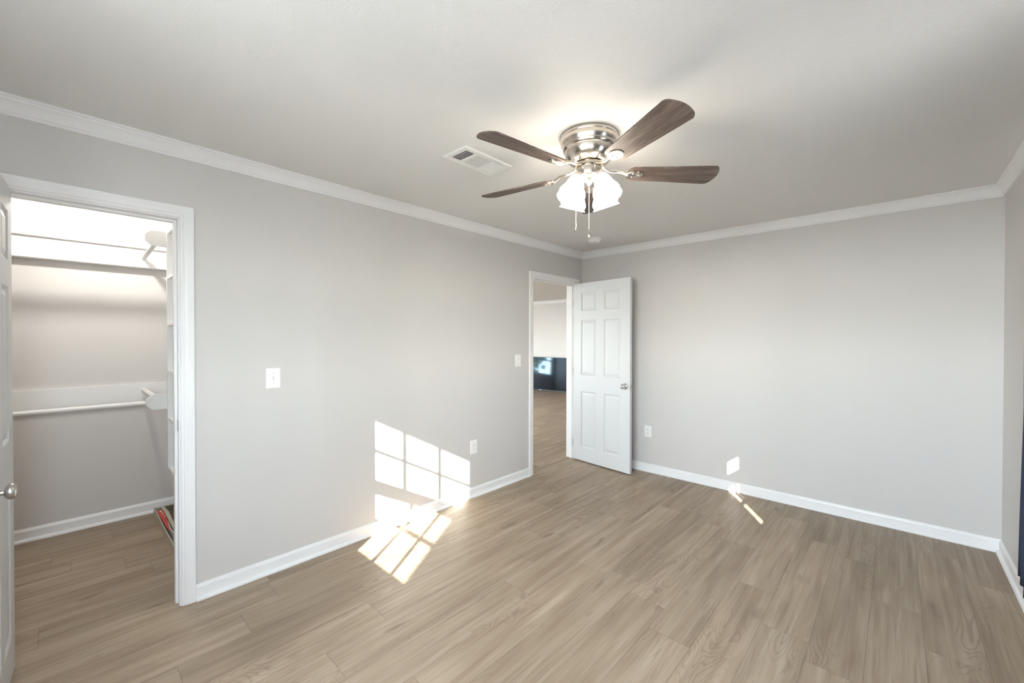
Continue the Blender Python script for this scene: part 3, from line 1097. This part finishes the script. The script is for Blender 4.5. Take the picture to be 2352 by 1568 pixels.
def outlet(label, loc, rz, w=0.078, h=0.122):
    t = thing('wall_outlet', label, 'outlet', loc, (0, 0, rz), 'white outlets low on the bedroom walls')
    wall_plate(t, w, h)
    for z in (0.0195, -0.0195):
        s = new()
        pts = []
        for q in range(24):
            an = 2 * PI * q / 24
            pts.append((0.0172 * math.cos(an), -0.0057, z + max(-0.0135, min(0.0135, 0.0172 * math.sin(an)))))
        extrude_poly(s, pts, (0, -0.0016, 0))
        r_ = obj('receptacle', s, M['plastic'], t)
        s = new()
        bx(s, -0.0078, -0.0054, -0.0076, -0.0070, z + 0.0005, z + 0.0085)
        bx(s, 0.0054, 0.0078, -0.0076, -0.0070, z + 0.0005, z + 0.0075)
        bx(s, -0.0028, 0.0028, -0.0076, -0.0070, z - 0.0095, z - 0.0045)
        obj('slot', s, M['slot'], r_)
    screw(t, 0.0)
    return t


RL = PI / 2          # left wall: outward (-y local) -> +x
switch('white light switch on the left wall beside the closet opening', (0, -3.369, 1.176), RL)
switch('white light switch on the left wall beside the hall doorway', (0, -1.149, 1.193), RL)
outlet('white outlet low on the left wall above the window light patch', (0, -1.742, 0.444), RL)
outlet('white outlet low on the back wall beside the open six-panel door', (0.835, 0, 0.428), 0.0)

# ------------------------------------------------------------------ closet
WHT = M['closet_white']


def cleat(label, z0, z1, ledge=False):
    t = thing('wall_cleat', label, 'board', (CB, (CL + CR) / 2, z0), group='white boards on the closet back wall')
    L = (CR - CL) / 2 - 0.0005
    obj('board', box(0.0005, 0.019, -L, L, 0, z1 - z0, 0.0015), WHT, t)
    if ledge:
        s = new()
        extrude_poly(s, [(0.0195, -L, 0.0), (0.070, -L, 0.0), (0.074, -L, 0.004), (0.074, -L, 0.046), (0.0195, -L, 0.092)], (0, 2 * L, 0))
        tag(obj('ledge', s, WHT, t), 'sloped ledge along the board')
    return t


cleat('white board high on the closet back wall behind the upper rods', 1.970, 2.110, True)
cleat('white board at waist height on the closet back wall', 0.888, 1.054)


def closet_rod(label, A, B, r):
    A, B = Vector(A), Vector(B)
    o = obj('closet_rod', tube(new(), [(0, 0, 0), B - A], r, 24), WHT, None, A, smooth=True)
    return tag(o, label, 'rod', 'white rods in the closet')


RYS = -3.80          # rods that run along the right side
PX = -0.985          # end plates
closet_rod('upper long white closet rod running across the opening', (-1.28, CL + 0.002, 2.080), (-1.28, CR - 0.002, 2.080), 0.0195)
closet_rod('lower long white closet rod running across the opening', (-1.36, CL + 0.002, 0.928), (-1.36, CR - 0.002, 0.928), 0.0165)
closet_rod('short upper closet rod running from back board to upper end plate', (CB + 0.0195, RYS, 2.050), (PX - 0.0095, RYS, 2.072), 0.0165)
closet_rod('short lower closet rod running from back board to lower end plate', (CB + 0.0195, RYS, 1.002), (PX - 0.0095, RYS, 1.002), 0.0165)


def end_plate(label, zc):
    """clipped-corner board standing out from the right-hand closet wall"""
    y0, y1 = -3.855, CR - 0.0005
    h = 0.052
    k = 0.034
    pts = [(y1, -h), (y0 + k, -h), (y0, -h + k), (y0, h - k), (y0 + k, h), (y1, h)]
    s = extrude_poly(new(), [(-0.0095, y, z) for y, z in pts], (0.019, 0, 0))
    o = obj('end_plate', s, WHT, None, (PX, 0, zc))
    return tag(o, label, 'bracket', 'end plates of the short closet rods')


end_plate('white clipped-corner end plate of the upper short closet rod', 2.106)
end_plate('white clipped-corner end plate of the lower short closet rod', 0.975)

# shelving unit on the right-hand closet wall, open towards the left
TX0, TX1, TY0, TY1 = PX + 0.010, -0.20, -3.742, CR - 0.0005
tower = thing('shelving_unit', 'white open shelving unit hung beside the closet opening', 'shelves', (TX0, TY0, 0.50))
for x0, x1 in ((TX0, TX0 + 0.018), (TX1 - 0.018, TX1)):
    obj('side_panel', box(x0 - TX0, x1 - TX0, 0, TY1 - TY0, 0, 1.66), WHT, tower)
obj('back_panel', box(0.0182, TX1 - TX0 - 0.0182, TY1 - TY0 - 0.006, TY1 - TY0, 0, 1.66), WHT, tower)
for z in (0.50, 0.845, 1.175, 1.505, 1.83, 2.142):
    obj('shelf', box(0.0182, TX1 - TX0 - 0.0182, 0.002, TY1 - TY0 - 0.0062, z - 0.50, z - 0.50 + 0.018), WHT, tower)

# battered flat box on the closet floor
cb = thing('cardboard_box', 'battered shallow grey box with a torn red label on the closet floor', 'box', (-1.575, -3.752, 0.0))
bw, bl, bh = 0.235, 0.92, 0.055
s = new()
bx(s, 0.0, bl, 0.0, bw, 0.0006, 0.006)
for x0, x1, y0, y1 in ((0, bl, 0, 0.006), (0, bl, bw - 0.006, bw), (0, 0.006, 0.006, bw - 0.006), (bl - 0.006, bl, 0.006, bw - 0.006)):
    bx(s, x0, x1, y0, y1, 0.006, bh)
for v in s.verts:
    v.co += Vector((random.uniform(-1, 1), random.uniform(-1, 1), 0)) * 0.0008
obj('tray', s, M['carton'], cb)
s = new()
bx(s, 0.008, bl - 0.008, 0.062, bw - 0.008, bh - 0.012, bh - 0.004)
bx(s, 0.30, 0.55, 0.09, 0.16, bh - 0.004, bh + 0.010, 0.003)
tag(obj('lid', s, M['carton_in'], cb), 'worn brown inside of the lid')
s = new()
extrude_poly(s, [(0.085, 0.008, bh), (0.20, 0.007, bh), (0.33, 0.011, bh), (0.52, 0.014, bh - 0.001), (0.60, 0.022, bh), (0.44, 0.033, bh + 0.003), (0.28, 0.038, bh + 0.004), (0.16, 0.046, bh + 0.004), (0.10, 0.036, bh + 0.004)], (0, 0, 0.002))
for k, (x, wx, wy) in enumerate(((0.115, 0.035, 0.010), (0.175, 0.022, 0.013), (0.215, 0.030, 0.006), (0.27, 0.016, 0.008))):
    bx(s, x, x + wx, 0.022 + 0.002 * k, 0.022 + 0.002 * k + wy, bh + 0.0035, bh + 0.0062, 0.0, 1)
tag(obj('red_label', s, [M['red_label'], M['torn']], cb), 'torn red paper label with pale scraps')
for path, rad in (([(0.035, 0.012, bh + 0.002), (0.030, 0.032, bh + 0.008), (0.06, 0.056, bh + 0.010), (0.11, 0.060, bh + 0.006)], [0.003, 0.005, 0.005, 0.003]),
                  ([(0.40, 0.036, bh + 0.004), (0.55, 0.028, bh + 0.005), (0.66, 0.034, bh + 0.006), (0.70, 0.046, bh + 0.004)], [0.002, 0.004, 0.005, 0.003])):
    tag(obj('torn_edge', tube(new(), path, rad, 8), M['torn'], cb), 'torn cream paper edge')
s = new()
tube(s, [(0.045, 0.050, bh + 0.004), (0.20, 0.056, bh + 0.006), (0.45, 0.052, bh + 0.006), (0.66, 0.050, bh + 0.002)], [0.010, 0.014, 0.013, 0.008], 12)
obj('rolled_flap', s, M['carton'], cb, smooth=True)

# closet ceiling bulb
kl = thing('closet_light', 'bare bulb in a white socket on the closet ceiling', 'lamp', (-1.02, -4.02, H))
obj('socket', lathe(new(), [(0.0, -0.0004), (0.055, -0.0004), (0.055, -0.006), (0.030, -0.016), (0.022, -0.024), (0.0, -0.024)], 28), M['porcelain'], kl, smooth=True)
obj('light_bulb', lathe(new(), [(0.0, -0.0242), (0.013, -0.0242), (0.016, -0.036), (0.026, -0.050), (0.030, -0.064), (0.026, -0.080), (0.014, -0.091), (0.0, -0.094)], 28), M['bulb'], kl, smooth=True)

# ------------------------------------------------------------------ next room: television, added ceiling fill light
tv = thing('television', 'large flat black television leaning on the wall of the next room', 'television', (-4.30, 4.535, 0.0), (0, 0, math.radians(6.2)))
lean = math.radians(4.2)
TW, THT = 1.66, 0.905
root_rot = (-lean, 0, 0)
s = box(-TW / 2, TW / 2, 0.0, 0.045, 0.004, THT, 0.004)
obj('body', s, M['black'], tv, (0, 0, 0), root_rot)
s = box(-TW / 2 + 0.008, TW / 2 - 0.008, -0.0012, -0.0001, 0.032, THT - 0.008)
obj('screen', s, M['screen'], tv, (0, 0, 0), root_rot)
s = box(-0.035, 0.035, -0.003, -0.0002, 0.010, 0.022, 0.001)
obj('badge', s, M['silver'], tv, (0, 0, 0), root_rot)
dl = thing('fill_ceiling_light', 'added round fill light on the ceiling of the next room', 'lamp', (-3.6, 0.6, H))  # unseen lamp added to brighten the next room
obj('rim', lathe(new(), [(0.0, -0.0004), (0.18, -0.0004), (0.18, -0.02), (0.0, -0.02)], 36), M['satin'], dl, smooth=True)
obj('diffuser', lathe(new(), [(0.168, -0.0202), (0.160, -0.045), (0.12, -0.07), (0.06, -0.083), (0.0, -0.086)], 36), M['dome'], dl, smooth=True)
